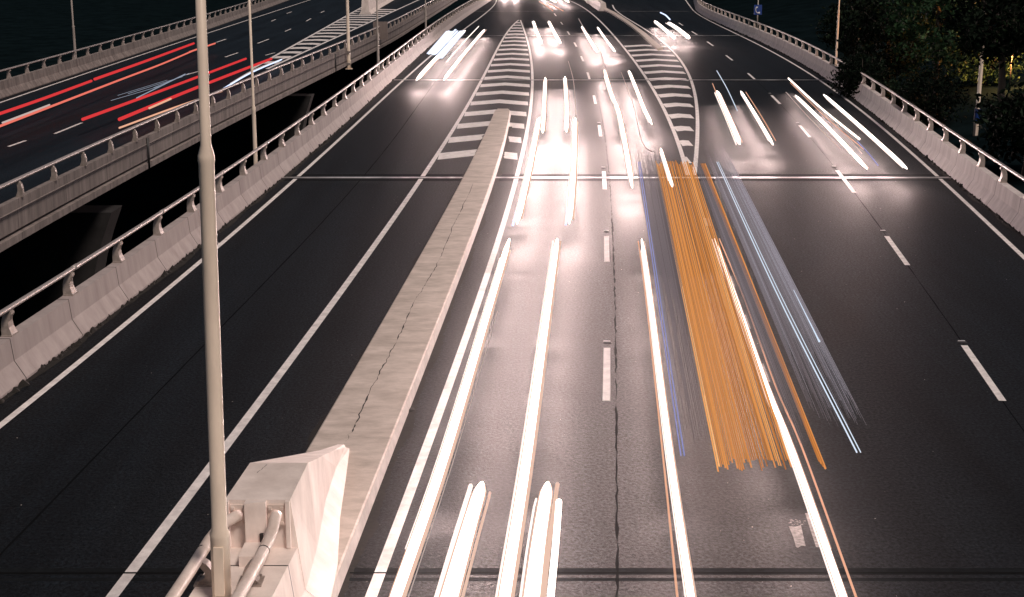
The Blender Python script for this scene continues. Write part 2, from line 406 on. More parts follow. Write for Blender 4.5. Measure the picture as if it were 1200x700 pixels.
def barrier(name, label, path, sgn, ya, yb, conc, railm, postm, spacing, y_post, ramp=None, prof=PROF, jstep=3.8, nposts=100, jprof=None, rail_o=.42):
    root = thing(name, label, 'barrier', path.pt(ya, 0, 0))
    L = root.location.copy()
    def put(mb, nm, mt, sm=False):
        o = mb.build(nm, mt, None, smooth=sm); o.parent = root; o.matrix_parent_inverse.identity()
        o.data.transform(__import__('mathutils').Matrix.Translation(-L)); return o
    m = MB(); m.sweep(path, path.ys(ya, yb, 2.0), prof, sgn)
    jy = []; y = ya + 1.7
    while y < yb: jy.append(y); y += jstep
    joints(m, path, sgn, jy, jprof or prof[:5]); put(m, 'wall', [conc, M_GROOVE])
    m = MB(); m.tube([path.pt(y, rail_o * sgn, 1.645) for y in path.ys(ya, yb, 1.5)], .064, 10)
    put(m, 'handrail', railm, True)
    y = y_post; k = 0; first = None
    while y < yb - 1 and k < nposts:
        if k % 2 == 0:
            pass
        o = put(post_mesh(path, y, sgn), 'rail_post', postm)
        y += spacing; k += 1
    y = y_post + .35
    while y < min(yb, 95):
        if y > 20:
            sl_ = MB(); sl_.tube([path.pt(y - .16, rail_o * sgn, 1.645), path.pt(y + .16, rail_o * sgn, 1.645)], .074, 10); put(sl_, 'rail_sleeve', railm, True)
        y += spacing * 2
    return root
y_l = P_LF.find_u(77, -.55, 1.3)
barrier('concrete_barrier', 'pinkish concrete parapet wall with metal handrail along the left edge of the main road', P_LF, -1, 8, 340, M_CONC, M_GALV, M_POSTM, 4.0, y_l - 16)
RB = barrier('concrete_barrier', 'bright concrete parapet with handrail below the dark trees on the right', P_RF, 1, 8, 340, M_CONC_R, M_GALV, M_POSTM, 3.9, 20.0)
barrier('concrete_barrier', 'grey outermost parapet behind the red tail light streaks', P_FLF, -1, 40, 340, M_CONC_F, M_GALV, M_POSTM, 4.0, 70.0)
FPROF = [(.33, 0), (.30, .55), (.22, 1.0), (-.02, 1.0), (-.02, .66), (-.05, .64), (.05, .60), (.05, -.10), (.26, -.12), (.26, -.20), (-.06, -.23), (-.06, -.50), (.33, -.50)]
# measured outwards from the coping's outer edge: sign -1 makes offsets run towards the far carriageway
def far_parapet():
    path = P_FRT; root = thing('concrete_barrier', 'weathered inner parapet of the neighbouring viaduct with its ledge seen from outside', 'barrier', path.pt(40, 0, 0)); L = root.location.copy()
    T = __import__('mathutils').Matrix.Translation(-L)
    def put(mb, nm, mt, sm=False):
        o = mb.build(nm, mt, None, smooth=sm); o.parent = root; o.data.transform(T); return o
    m = MB(); m.sweep(path, path.ys(40, 340, 2.0), FPROF, -1)
    y = 46
    while y < 330:
        for seg in (FPROF[3:5], FPROF[6:8], FPROF[10:12]):
            vs = []
            for dy in (-.02, .02):
                for o, z in seg: vs.append(path.pt(y + dy, -(o - .004), z))
            m.add(vs, [(0, 1, 3, 2)], 1)
        y += 5.4
    put(m, 'wall', [M_CONC_F, M_GROOVE])
    m = MB(); m.tube([path.pt(y, -.06, 1.645) for y in path.ys(40, 340, 2)], .075, 10); put(m, 'handrail', M_GALV, True)
    y = path.find_u(61, -.1, 1.2)
    while y - 3.7 > 41: y -= 3.7
    k = 0
    while y < 330 and k < 90:
        mm = MB(); o = path.pt(y, 0, 0); mt = path.slope(y); t = Vector((mt, 1, 0)).normalized(); nr = Vector((1, -mt, 0)).normalized()
        mm.loft([[o + nr * (a - .50) + Vector((0, 0, z)) + t * (.17 * s_) for a, z in POSTP] for s_ in (-.5, .5)])
        put(mm, 'rail_post', M_POSTM); y += 3.7; k += 1
    m = MB()
    for yy in (path.find_u(172, 0, .5), path.find_u(392, 0, .5)):
        c = path.pt(yy, .09, .2); m.tube([c + Vector((0, 0, .75)), c + Vector((0, 0, -.7))], .06, 8)
    put(m, 'drain_pipe', M_DARK, True)
far_parapet()

# kerbed island with its crack
m = MB(); ysI = P_MR.ys(5, 85.5, 1.2); secs = []
def isl(y, extra=0.0):
    a, b = P_ML.pt(y, 0, 0), P_MR.pt(y, 0, 0)
    return [Vector((a.x - .05, y, 0)), Vector((a.x, y, .26)), Vector((a.x + .03, y, .28)), Vector((b.x - .03, y, .28)), Vector((b.x, y, .26)), Vector((b.x + .04, y, 0))]
for y in ysI: secs.append(isl(y))
tip = isl(86.4); c = sum((p.x for p in tip)) / 6
secs.append([Vector((c + (p.x - c) * .75, p.y, p.z)) for p in tip])
isl_root = thing('traffic_island', 'long pale cracked concrete island tapering away between the two carriageways', 'traffic island', (-2.5, 40, 0))
Tm = __import__('mathutils').Matrix.Translation((2.5, -40, 0))
m.loft(secs); o = m.build('island_slab', M_ISL); o.data.transform(Tm); o.parent = isl_root
m = MB(); vs = []
for y in ysI:
    b = P_MR.pt(y, 0, 0); vs += [(b.x + .004, y, .255), (b.x + .045, y, .01)]
m.add(vs, [(2 * i, 2 * i + 1, 2 * i + 3, 2 * i + 2) for i in range(len(ysI) - 1)]); 
o = m.build('kerb_face', M_ISLF, normals=False); o.data.transform(Tm); o.parent = isl_root
m = MB(); vs = []; cr = [(555,215),(540,248),(533,260),(521,290),(511,312),(498,335),(487,350),(475,378),(462,405),(446,435),(430,465),(417,497),(404,520)]
cp = [Vector((*bp(u, v, .28), 0)) for u, v in cr]; pts = []
for i in range(len(cp) - 1):
    for k in range(9):
        p = cp[i].lerp(cp[i + 1], k / 9); pts.append(Vector((p.x + random.gauss(0, .014), p.y, .2835)))
wid = [max(.0015, random.gauss(.006, .006)) for _ in pts]
for i in range(3, len(pts), 11): wid[i] += random.uniform(.0, .022)
for p, q in zip(pts, wid): vs += [(p.x - q, p.y, p.z), (p.x + q, p.y, p.z)]
m.add(vs, [(2 * i, 2 * i + 1, 2 * i + 3, 2 * i + 2) for i in range(len(pts) - 1)])
o = m.build('crack', M_GROOVE, normals=False); o.data.transform(Tm); o.parent = isl_root

# near median wall with its tall end block and the two painted rails
MX = lambda y: -3.74 + .065 * (y - 20)                 # centre line of the median wall
BLK = thing('barrier_end_block', 'big pale concrete end block where the two white rails stop', 'barrier', (MX(21), 21, .28))
Tb = __import__('mathutils').Matrix.Translation(-BLK.location)
def bput(mb, nm, mt, sm=False):
    o = mb.build(nm, mt, None, smooth=sm); o.data.transform(Tb); o.parent = BLK; return o
def half(y, hf, hb, zb, ht, zt, xc=None):
    c = MX(y) if xc is None else xc
    return [Vector((c - hf, y, .27)), Vector((c - hf, y, .33)), Vector((c - hb, y, zb)), Vector((c - ht, y, zt)), Vector((c + ht, y, zt)), Vector((c + hb, y, zb)), Vector((c + hf, y, .33)), Vector((c + hf, y, .27))]
m = MB()
m.loft([half(19.95, .99, .66, .60, .48, 2.03, -3.735), half(21.5, .87, .56, .62, .455, 2.03, -3.66), half(23.5, .57, .33, .60, .29, 1.41, -3.55),
        half(25.4, .34, .17, .50, .13, .83, -3.43), half(26.9, .16, .09, .35, .06, .41, -3.35)])
cxb = -3.735
tri = [(cxb - .17, 19.80), (cxb + .13, 19.88), (cxb + .13, 19.948), (cxb - .17, 19.948)]
m.loft([[Vector((x, y, 1.29)) for x, y in tri], [Vector((x, y, 2.027)) for x, y in tri]])
for k in (-1, 1):                                      # corner ribs that frame the rail pockets
    x0 = cxb + k * .445; m.box((x0, 19.91, 1.66), (.06, .075, .73))
bput(m, 'block_body', M_CONC_B)
m = MB(); cpt = [Vector((-3.93 + .02 * k + random.uniform(-.015, .015), 21.05 + .075 * k, 2.032)) for k in range(6)]
for a, b in zip(cpt, cpt[1:]): m.add([a, a + Vector((.008, 0, 0)), b + Vector((.008, 0, 0)), b], [(0, 1, 2, 3)])
bput(m, 'crack', M_GROOVE)
m = MB()
for s_ in (-1, 1):
    m.box((-3.735 + s_ * .275, 19.93, 1.80), (.25, .035, .32))
    for dx in (-.085, .085):
        for dz in (-.115, .115): m.box((-3.735 + s_ * .275 + dx, 19.90, 1.80 + dz), (.045, .04, .045))
bput(m, 'fixing_plate', M_RAILW)
m = MB(); m.box((-3.735 + .06, 19.845, 1.46), (.055, .05, .17)); bput(m, 'slot', M_GROOVE)
NW = thing('concrete_barrier', 'low concrete median wall carrying two white rails at the bottom edge', 'barrier', (MX(12), 12, .28))
Tn = __import__('mathutils').Matrix.Translation(-NW.location)
def nput(mb, nm, mt, sm=False):
    o = mb.build(nm, mt, None, smooth=sm); o.data.transform(Tn); o.parent = NW; return o
m = MB(); m.loft([half(y, .99, .66, .60, .57, 1.28) for y in (4, 8, 12, 15, 17, 18.4, 19.0, 19.6, 19.94)])
for y in (19.3, 15.4, 11.5):
    h = half(y, .993, .663, .60, .573, 1.283)
    vs = [p + Vector((0, d, 0)) for d in (-.014, .014) for p in h[1:7]]
    m.add(vs, [(k, k + 1, 7 + k, 6 + k) for k in range(5)], 1)
nput(m, 'wall', [M_CONC_B, M_GROOVE])
m = MB(); m.box((-3.74, 19.5, 1.36), (.34, .5, .17)); nput(m, 'base_plinth', M_CONC_B)
for s_ in (-1, 1):
    m = MB(); c = s_ * .43 - .13
    pts = [Vector((MX(y) + c, y, 1.62)) for y in (4, 8, 12, 15, 17, 18.4)]
    bend = [(18.9, 1.63, .0), (19.3, 1.66, -.005), (19.55, 1.71, -.03), (19.72, 1.77, -.07), (19.83, 1.80, -.12), (19.92, 1.805, -.15)]
    pts += [Vector((MX(y) + c * (1 - k / .15) + (k / .15) * (-3.735 + s_ * .275 - MX(y)), y, z)) for y, z, k in [(a, b, -q) for a, b, q in bend]]
    m.tube(pts, .085, 16); nput(m, 'handrail', M_RAILW, True)
    m = MB(); a = Vector((MX(19.0) + c, 19.0, 1.636)); b = Vector((MX(19.03) + c, 19.03, 1.638)); m.tube([a, b], .087, 16)
    nput(m, 'rail_joint', M_GROOVE, True)
    for y in (18.75, 14.9, 11.0):
        m = MB(); cx = MX(y) + c
        P2 = [(-.02, 1.60), (.05, 1.64), (.14, 1.58), (.22, 1.47), (.25, 1.30), (.02, 1.28), (.02, 1.33), (.10, 1.38), (.11, 1.46), (.05, 1.53)]
        m.loft([[Vector((cx - s_ * a_, y + d, z)) for a_, z in P2] for d in (-.085, .085)])
        m.box((cx - s_ * .13, y, 1.293), (.34, .32, .026))
        for dx in (-.12, .12):
            for dy in (-.12, .12): m.tube([(cx - s_ * .13 + dx, y + dy, 1.30), (cx - s_ * .13 + dx, y + dy, 1.345)], .02, 6)
        nput(m, 'rail_post', M_POSTM)

# island and wall noses further up: right gore and the far-left gore
m = MB()
L_ = [(687,2),(701,8),(716,15),(730,24),(740,31),(750,39),(762,50),(771,57)]; R_ = [(695,2),(708,8),(722,15),(736,24),(746,31),(757,39),(770,50),(777,56)]
secs = []
for a, b in list(zip(L_, R_))[::-1]:
    ax, ay = bp(*a, .2); bx, by = bp(*b, .2)
    secs.append([Vector((ax, ay, 0)), Vector((ax, ay, .2)), Vector((bx, by, .2)), Vector((bx, by, 0))])
m.loft(secs); gi = m.build('traffic_island', M_ISL); tag(gi, 'narrow curved kerb island running up to the parapet end at the top centre', 'traffic island')
def nose_wall(label, px, z, width, h, mt, out):
    root = None
    pts = [Vector((*bp(u, v, 0), 0)) for u, v in px]
    d = (pts[-1] - pts[0]).normalized(); s_ = Vector((d.y, -d.x, 0))
    m = MB(); secs = []
    for i, p in enumerate(pts):
        q = min(1, i / 1.0)
        secs.append([p - s_ * width * (.5 + .3), p - s_ * width * .5 + Vector((0, 0, .45)), p - s_ * width * .38 + Vector((0, 0, h)), p + s_ * width * .38 + Vector((0, 0, h)), p + s_ * width * .5 + Vector((0, 0, .45)), p + s_ * width * .8])
    m.loft(secs); o = m.build('concrete_barrier', mt); tag(o, label, 'barrier'); return o
nose_wall('short white lit parapet end at the top centre above the curved kerb island', [(707,13),(697,6),(683,-4),(662,-16)], 0, .9, 1.15, M_CONC_B, 1)
nose_wall('pale parapet nose ending in the hatched gore of the neighbouring viaduct', [(428,17),(440,9),(458,-1),(475,-10)], 0, 1.1, 2.2, M_CONC_B, 1)

# viaduct piers in the dark below the neighbouring deck
def pier(label, u, v, y_hint, wtop, wbot):
    p = P_FRT.pt(P_FRT.find_u(u, -1.6, -1.5), -1.6, -1.5); m = MB(); secs = []
    for t in [0, .15, .3, .5, .75, 1]:
        z = -1.52 - 7.6 * t; wv = wbot + (wtop - wbot) * (1 - t) ** 2.2; dy = .9
        secs.append([Vector((p.x - 1 - wv, p.y - dy, z)), Vector((p.x - 1 + wv, p.y - dy, z)), Vector((p.x - 1 + wv, p.y + dy, z)), Vector((p.x - 1 - wv, p.y + dy, z))])
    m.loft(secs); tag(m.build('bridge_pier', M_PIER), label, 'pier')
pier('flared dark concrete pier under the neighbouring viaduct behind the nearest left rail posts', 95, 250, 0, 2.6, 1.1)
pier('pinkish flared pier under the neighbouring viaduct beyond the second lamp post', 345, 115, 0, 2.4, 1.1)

# ================================================================== LAMP POSTS
def lamp_post(label, loc, arm_dir, mt, k=1.0, lean=0.0, top=12.0, step2=7.3 - 1.0, step1=.72, name='lamp_post', band=False, brackets=False):
    root = thing(name, label, 'lamp post', loc); root.rotation_euler = (0, lean, 0)
    m = MB(); z1, z2 = step1, step2
    rad = [(0, .130), (z1, .130), (z1 + .05, .136), (z1 + .12, .104), (z2 - .05, .099), (z2, .108), (z2 + .06, .106), (z2 + .20, .068), (top, .056)]
    m.tube([(0, 0, z) for z, _ in rad], [r * k for _, r in rad], 20); m.build('pole', mt, root, smooth=True)
    m = MB(); m.box((0, 0, .02), (.42 * k, .42 * k, .04))
    for a in (-.15, .15):
        for b in (-.15, .15): m.tube([(a * k, b * k, .03), (a * k, b * k, .10)], .018, 6)
    m.build('base_flange', mt, root)
    m = MB(); m.box((0, -.135 * k, z1 * .55), (.13 * k, .03, z1 * .7)); m.build('access_door', mt, root)
    m = MB(); m.tube([(0, 0, top - .05), (arm_dir * .25, 0, top + .25), (arm_dir * 1.6, 0, top + .5)], .045 * k, 10); m.build('arm', mt, root, smooth=True)
    m = MB(); c = arm_dir * 1.95
    m.loft([[Vector((c - .4, -.13, top + .42)), Vector((c - .4, .13, top + .42)), Vector((c - .4, .09, top + .56)), Vector((c - .4, -.09, top + .56))],
            [Vector((c + .4, -.16, top + .46)), Vector((c + .4, .16, top + .46)), Vector((c + .4, .10, top + .58)), Vector((c + .4, -.10, top + .58))]])
    hd = m.build('lamp_head', M_POLEG, root)
    m = MB(); m.box((c, 0, top + .43), (.6, .2, .03)); m.build('lens', M_LENS, hd)
    if brackets:
        for z in (.45, 1.45):
            m = MB(); m.box((-.17, 0, z), (.34, .46, .22)); m.box((.0, -.18, z), (.3, .05, .16)); m.build('bracket', M_CONC_F, root)
    if band:
        m = MB(); m.tube([(0, 0, 1.05), (0, 0, 1.75)], .152 * k, 16, cap=False); m.build('blue_band', M_BLUE, root, smooth=True)
    return root
lamp_post('tall cream painted lamp post standing in the foreground median between the white rails', (-3.95, 18.2, 1.2), 1, M_POLE, 1.0, R(.85), 11, 6.1, 1.0)
def on(path, u, o, z): return path.pt(path.find_u(u, o, z), o, 0)
p = on(P_LF, 298.5, -1.05, 1.6); lamp_post('second nearest lamp post, pale, rising behind the left parapet rail', (p.x, p.y, -.3), 1, M_POLE, .85, R(.2), 12, 3.3, .7)
p = on(P_FRT, 409, .28, 0); lamp_post('thick olive cream lamp post bracketed to the side of the neighbouring viaduct', (p.x, p.y, -.75), -1, M_POLE, 1.35, 0, 13, 9, .7, brackets=True)
m = MB(); 
pp = on(P_LF, 443, -1.1, 1.5); lamp_post('thin grey lamp post in front of the brown sign board', (pp.x, pp.y, -.3), 1, M_POLEG, .9, 0, 12, 3.6, .7)
pp = on(P_LF, 499, -1.1, 1.5); lamp_post('farthest thin lamp post on the left where the two viaducts draw together', (pp.x, pp.y, -.3), 1, M_POLEG, .9, 0, 12, 3.6, .7)
pp = on(P_FLF, 88, -1.15, 1.5); lamp_post('dim grey lamp post behind the outermost left parapet', (pp.x, pp.y, -.3), 1, M_POLEG, 1.0, 0, 12, 3.6, .7)
pp = on(P_RF, 980, 1.3, 1.6); lamp_post('slim brown lamp post behind the right parapet above the dark shrub', (pp.x, pp.y, -.3), -1, M_POLE, .8, 0, 12, 5, .7)
x, y = bp(1143, 161, -1.1); lamp_post('pale lamp post with a blue band standing among the trees', (x, y, -1.2), 1, M_POLE, 1.1, R(.3), 9.5, 6.4, .9, band=True)

# sign back on the neighbouring parapet
ys_ = P_FRT.find_u(445, .0, 1.5); c = P_FRT.pt(ys_, .06, 0)
sg = thing('sign_board', 'square brown sign board seen from behind on the neighbouring parapet', 'sign', (c.x, c.y, .25))
m = MB(); m.box((0, 0, 1.0), (1.45, .05, 1.75)); m.build('panel', M_BOARD, sg)
m = MB()
for dx in (-.45, .45): m.tube([(dx, .07, .0), (dx, .07, 1.9)], .03, 8)
m.build('support', M_POLEG, sg)
# blue emergency telephone sign
pp = on(P_RF, 888, 1.25, 2); ph = thing('telephone_sign', 'small blue emergency telephone sign on a post behind the far right parapet', 'sign', (pp.x, pp.y, -.3))
m = MB(); m.tube([(0, .05, 0), (0, .05, 4.3)], .06, 10); m.build('post', M_POLEG, ph, smooth=True)
m = MB(); m.box((0, 0, 3.0), (.85, .05, 1.05)); m.build('panel', M_BLUE, ph)
m = MB(); A0 = [(-.19, .30), (-.25, .05), (-.19, -.20), (-.05, -.33), (.12, -.35)]
m.tube([(a, -.045, 3.0 + b) for a, b in A0], [.05, .04, .04, .04, .05], 8); m.box((-.12, -.045, 3.27), (.18, .05, .13)); m.box((.15, -.045, 2.70), (.14, .05, .18))
m.build('handset_symbol', M_WHITE, ph)

# ------------------------------------------------------------------ road studs
stud = thing('road_stud', '', 'road stud', (0, 0, 0))
m = MB(); m.loft([[Vector((math.cos(a) * r * .13, math.sin(a) * r * .11, z)) for a in [2 * math.pi * k / 12 for k in range(12)]] for r, z in ((1, .004), (1, .012), (.8, .026), (.45, .03))]); m.build('casing', M_DARK, stud)
m = MB(); m.box((0, .055, .024), (.17, .05, .025)); m.build('reflector', M_WHITE, stud)
order = ['nearest', 'second nearest', 'third nearest', 'fourth nearest', 'fifth nearest', 'sixth nearest']
firsts = True
for nm, path, vv in (('centre', P_CD, [402, 272, 197, 144.5]), ('right hand', P_RD, [401.5, 271.5, 196, 144.5, 110])):
    for i, v in enumerate(vv):
        y = bp(600, v)[1]; q = path.pt(y, 0, 0); lb = f'{order[i]} white faced road stud in line with the {nm} lane dashes'
        if firsts: stud.location = q; stud['label'] = lb; stud['group'] = 'road studs along the lane dashes'; firsts = False
        else: dup(stud, q, 0, lb)

# ------------------------------------------------------------------ gutter dirt and road grit
def dirt(name, path, sgn, ya, yb, n, wmax, lump=1.0):
    w1 = 0.0
    m = MB(); ys = path.ys(ya, yb, .12 if yb < 120 else .3); vs = []
    for y in ys:
        w1 += (random.random() - .5) * .5; w1 *= .9; t = .09 + wmax * (.35 + .35 * math.sin(y * .9 + 1.7 * math.sin(y * .23))) ** 2 + .10 * abs(w1) + (.05 * random.random())
        vs += [path.pt(y, .02 * sgn, .012), path.pt(y, -t * sgn, .007)]
    m.add(vs, [(2 * i, 2 * i + 1, 2 * i + 3, 2 * i + 2) for i in range(len(ys) - 1)])
    for _ in range(n):
        y = ya + (yb - ya) * random.random() ** 1.6; s_ = random.uniform(.03, .11) * (1.6 if random.random() < .12 else 1)
        c = path.pt(y, -sgn * random.uniform(-.03, .10), 0); q = []
        for k in range(6):
            a = k * math.pi / 3; q.append(c + Vector((math.cos(a) * s_ * random.uniform(.5, 1.1), math.sin(a) * s_ * 1.6 * random.uniform(.5, 1.2), .004)))
        q.append(c + Vector((0, 0, s_ * random.uniform(.5, 1.1) * lump)))
        m.add(q, [(k, (k + 1) % 6, 6) for k in range(6)])
    o = m.build(name, M_DIRT, normals=False); tag(o, None, None, kind='stuff'); return o
tag(dirt('gutter_dirt', P_LF, -1, 20, 150, 520, .22), 'dark dirt and moss along the foot of the left parapet', 'dirt')
tag(dirt('gutter_dirt', P_RF, 1, 40, 190, 700, .25), 'dark dirt and weeds along the foot of the right parapet', 'dirt')
tag(dirt('gutter_dirt', P_MR, -1, 18, 80, 90, .22, .2), 'dark grime along the right hand kerb of the concrete island', 'dirt')
tag(dirt('gutter_dirt', P_ML, 1, 24, 80, 120, .15, .5), 'dark grime and dry weeds along the left kerb of the island', 'dirt')
m = MB()
for _ in range(240):
    y = 18 + 75 * random.random() ** 1.3; x = random.uniform(P_E.x(y) + .2, P_RE.x(y) - .2); s_ = random.uniform(.004, .015)
    a = random.uniform(0, 6.28); q = [Vector((x + math.cos(a + k * 2.1) * s_ * random.uniform(.5, 1.6), y + math.sin(a + k * 2.1) * s_, .004)) for k in range(3)] + [Vector((x, y, .004 + s_))]
    m.add(q, [(0, 1, 3), (1, 2, 3), (2, 0, 3)])
tag(m.build('road_grit', M_ISLF, normals=False), 'tiny pale specks of grit scattered over the dark asphalt', 'grit', kind='stuff')

# ================================================================== TREES
M_LEAF_LIT = [mat('leaf_lit_dark', (.018, .046, .020), .7, .5, 3, spec=.1), mat('leaf_lit_mid', (.035, .080, .034), .65, .5, 3, spec=.12), mat('leaf_lit_light', (.07, .12, .05), .6, .4, 3, spec=.15)]  # lighter copy of the leaves, painted for the crowns that look lit
def crown_mesh(seed, rx, ry, rz, nclump, leaf, gap=.0):
    rnd = random.Random(seed); m = MB()
    for c in range(nclump):
        while True:
            p = Vector((rnd.uniform(-1, 1), rnd.uniform(-1, 1), rnd.uniform(-1, 1)))
            if .35 < p.length < 1: break
        p = p * rnd.uniform(.82, 1.12); cx, cy, cz = p.x * rx, p.y * ry, p.z * rz
        cr = rnd.uniform(.35, .8); mi = 0 if rnd.random() < .5 else (1 if rnd.random() < .75 else 2)
        for k in range(rnd.randint(18, 34)):
            d = Vector((rnd.gauss(0, 1), rnd.gauss(0, 1), rnd.gauss(0, .7))) * cr * .55
            o = Vector((cx, cy, cz)) + d; n = Vector((rnd.gauss(0, 1), rnd.gauss(0, 1), rnd.gauss(.7, 1))).normalized()
            a = n.cross(Vector((rnd.gauss(0, 1), rnd.gauss(0, 1), rnd.gauss(0, 1)))).normalized(); b = n.cross(a); s_ = leaf * rnd.uniform(.6, 1.3)
            m.add([o - a * s_, o - b * s_ * .45 + n * s_ * .12, o + a * s_, o + b * s_ * .45 + n * s_ * .12], [(0, 1, 2, 3)], mi)
    return m
def tree(label, x, y, h, rx, rz, seed, ncl=150, leaf=.17, kind='tree', group='trees beyond the right parapet', cat='tree'):
    z0 = gz(x, y); root = thing(kind, label, cat, (x, y, z0), 0, group); rnd = random.Random(seed)
    m = MB(); ht = h - rz
    if kind == 'tree':
        m.tube([(0, 0, -.3), (.08, 0, ht * .5), (rnd.uniform(-.3, .3), .1, ht), (rnd.uniform(-.4, .4), 0, ht + rz * .6)], [.24, .19, .14, .04], 10)
        for k in range(6):
            a = rnd.uniform(0, 6.28); s0 = ht * rnd.uniform(.75, 1.15)
            m.tube([(0, 0, s0), (math.cos(a) * rx * .35, math.sin(a) * rx * .35, s0 + rz * .3), (math.cos(a) * rx * .7, math.sin(a) * rx * .7, s0 + rz * .55)], [.09, .06, .02], 6)
        m.build('trunk', M_BARK, root, smooth=True)
    else:
        for k in range(6):
            a = rnd.uniform(0, 6.28); m.tube([(0, 0, -.2), (math.cos(a) * rx * .3, math.sin(a) * rx * .3, h * .4), (math.cos(a) * rx * .6, math.sin(a) * rx * .6, h * .75)], [.05, .035, .01], 6)
        m.build('stem', M_BARK, root, smooth=True)
    cm = crown_mesh(seed, rx, rx, rz, ncl, leaf); c = cm.build('crown', M_LEAF_LIT if seed in (11, 33, 35) else M_LEAF_UNLIT, root, normals=False); c.location = (0, 0, ht if kind == 'tree' else h * .5)
    return root
def at(u, v, z): return bp(u, v, z)
T = [('tall leafy tree with the lightest green leaves at the top right', 1095, 60, 2, 9.5, 3.6, 3.6, 11, 260),
     ('dark dense tree left of the greener one at the top right', 1040, 50, 1, 7.5, 3.2, 3.2, 12, 200),
     ('dark tree crown overhanging the blue banded lamp post', 1165, 40, 3, 9.4, 3.2, 2.3, 13, 230),
     ('low dim tree at the far right edge below the warm light', 1205, 130, 0, 4.6, 2.3, 2.0, 14, 130),
     ('distant tree behind the brown lamp post on the right', 1000, 25, 2, 7.0, 3.0, 2.6, 15, 160),
     ('background tree in the gap behind the warm lit spot', 1140, 20, 4, 9.0, 4.0, 3.4, 16, 200),
     ('small tree in the top right corner', 1200, 20, 4, 9.0, 3.5, 3.2, 17, 160)]
for lb, u, v, z, h, rx, rz, sd, ncl in T:
    x, y = bp(u, v + 40, 0.5)
    if sd == 13: x, y = 25.6, 76.5
    tree(lb, x, y, h, rx, rz, sd, ncl, .19)
q = P_RF.pt(P_RF.find_u(1010, .6, 1.0), .75, 0); tree('dark shrub spilling over the right parapet and hiding its rail', q.x, q.y, 5.6, 1.75, 1.5, 31, 240, .13, 'shrub', 'shrubs behind the right parapet', 'shrub')
q = P_RF.pt(P_RF.find_u(1040, 1.6, 1.0), 4.0, 0); tree('rounded dark shrub behind the gap in the right handrail', q.x, q.y, 3.6, 2.4, 1.9, 32, 170, .14, 'shrub', 'shrubs behind the right parapet', 'shrub')
tree('warm lit shrub glowing beside the blue banded lamp post', 34.0, 105.5, 3.6, 2.7, 1.7, 33, 130, .14, 'shrub', 'shrubs behind the right parapet', 'shrub')
x, y = bp(1190, 165, -1); tree('dim olive shrub low at the right edge of the picture', x + 1, y, 2.6, 1.5, 1.3, 34, 100, .13, 'shrub', 'shrubs behind the right parapet', 'shrub')
x, y = bp(1062, 62, 1); tree('pale green shrub lit by the path light under the trees', x, y, 3.4, 1.5, 1.6, 35, 100, .15, 'shrub', 'shrubs behind the right parapet', 'shrub')

def path_light(label, u, v, z, power, col):
    x, y = bp(u, v, z)
    if u == 1160: x, y = 34.6, 101.5
    z0 = gz(x, y); rt = thing('path_light', label, 'lamp', (x, y, z0), 0, 'path lights under the trees')
    m = MB(); m.tube([(0, 0, -.2), (0, 0, 2.2)], .05, 8); m.build('post', M_DARK, rt, smooth=True)
    m = MB(); m.tube([(0, 0, 2.2), (0, 0, 2.28), (0, 0, 2.5), (0, 0, 2.55)], [.08, .14, .14, .06], 12); m.build('globe', emit('warm_globe', col, .8), rt, smooth=True)
    l = bpy.data.lights.new('globe_glow', 'POINT'); l.energy = power; l.color = col; l.shadow_soft_size = .2
    lo = bpy.data.objects.new('globe_glow', l); COL.objects.link(lo); lo.parent = rt; lo.location = (0, -.6, 2.7)
path_light('warm orange path light among the leaves beside the blue banded lamp post', 1160, 110, 0, 5000, (1, .38, .10))
path_light('dim orange path light behind the brown lamp post', 1006, 52, .5, 260, (1, .45, .16))
path_light('pale path light beside the lit shrub under the tall tree', 1056, 50, .5, 700, (1, .85, .6))

# ================================================================== LIGHT TRAILS of the night's long exposure, each a rod of light at lamp height
E_HEAD = emit('headlight_glow', (1.0, .86, .78), 3.2)
E_HEADF = emit('headlight_glow_far', (1.0, .87, .80), 3.6)
E_SOFT = emit('headlight_soft', (1.0, .86, .78), 2.8)
E_FR1 = emit('fringe_glow', (1.0, .66, .52), .85)
E_FR2 = emit('fringe_glow_faint', (1.0, .56, .46), .30)
E_PALE = emit('pale_blue_glow', (.70, .80, 1.0), .42)
E_SUB = emit('substreak_glow', (1.0, .84, .78), 1.4)
E_BLUEW = emit('blue_white_glow', (.62, .72, 1.0), 1.6)
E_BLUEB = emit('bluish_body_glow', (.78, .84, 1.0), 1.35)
E_PEACH = emit('peach_glow', (1.0, .52, .34), .85)
E_DIMW = emit('dim_white_glow', (1.0, .80, .74), .55)
E_RED = emit('tail_light_glow', (1.0, .06, .065), .72)
E_PINK = emit('tail_light_pink', (1.0, .22, .16), .85)
E_AMB = [emit('amber_glow', c, k) for c, k in (((.88, .30, .07), .38), ((.94, .34, .085), .50), ((.98, .37, .10), .62), ((1.0, .40, .115), .74), ((1.0, .44, .14), .86), ((1.0, .52, .22), .95))]
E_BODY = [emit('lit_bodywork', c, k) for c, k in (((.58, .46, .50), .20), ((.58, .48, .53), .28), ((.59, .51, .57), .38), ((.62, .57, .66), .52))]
E_VIOL = emit('violet_glow', (.40, .45, .95), .62)
E_ICE = emit('ice_glow', (.75, .86, 1.0), .95)
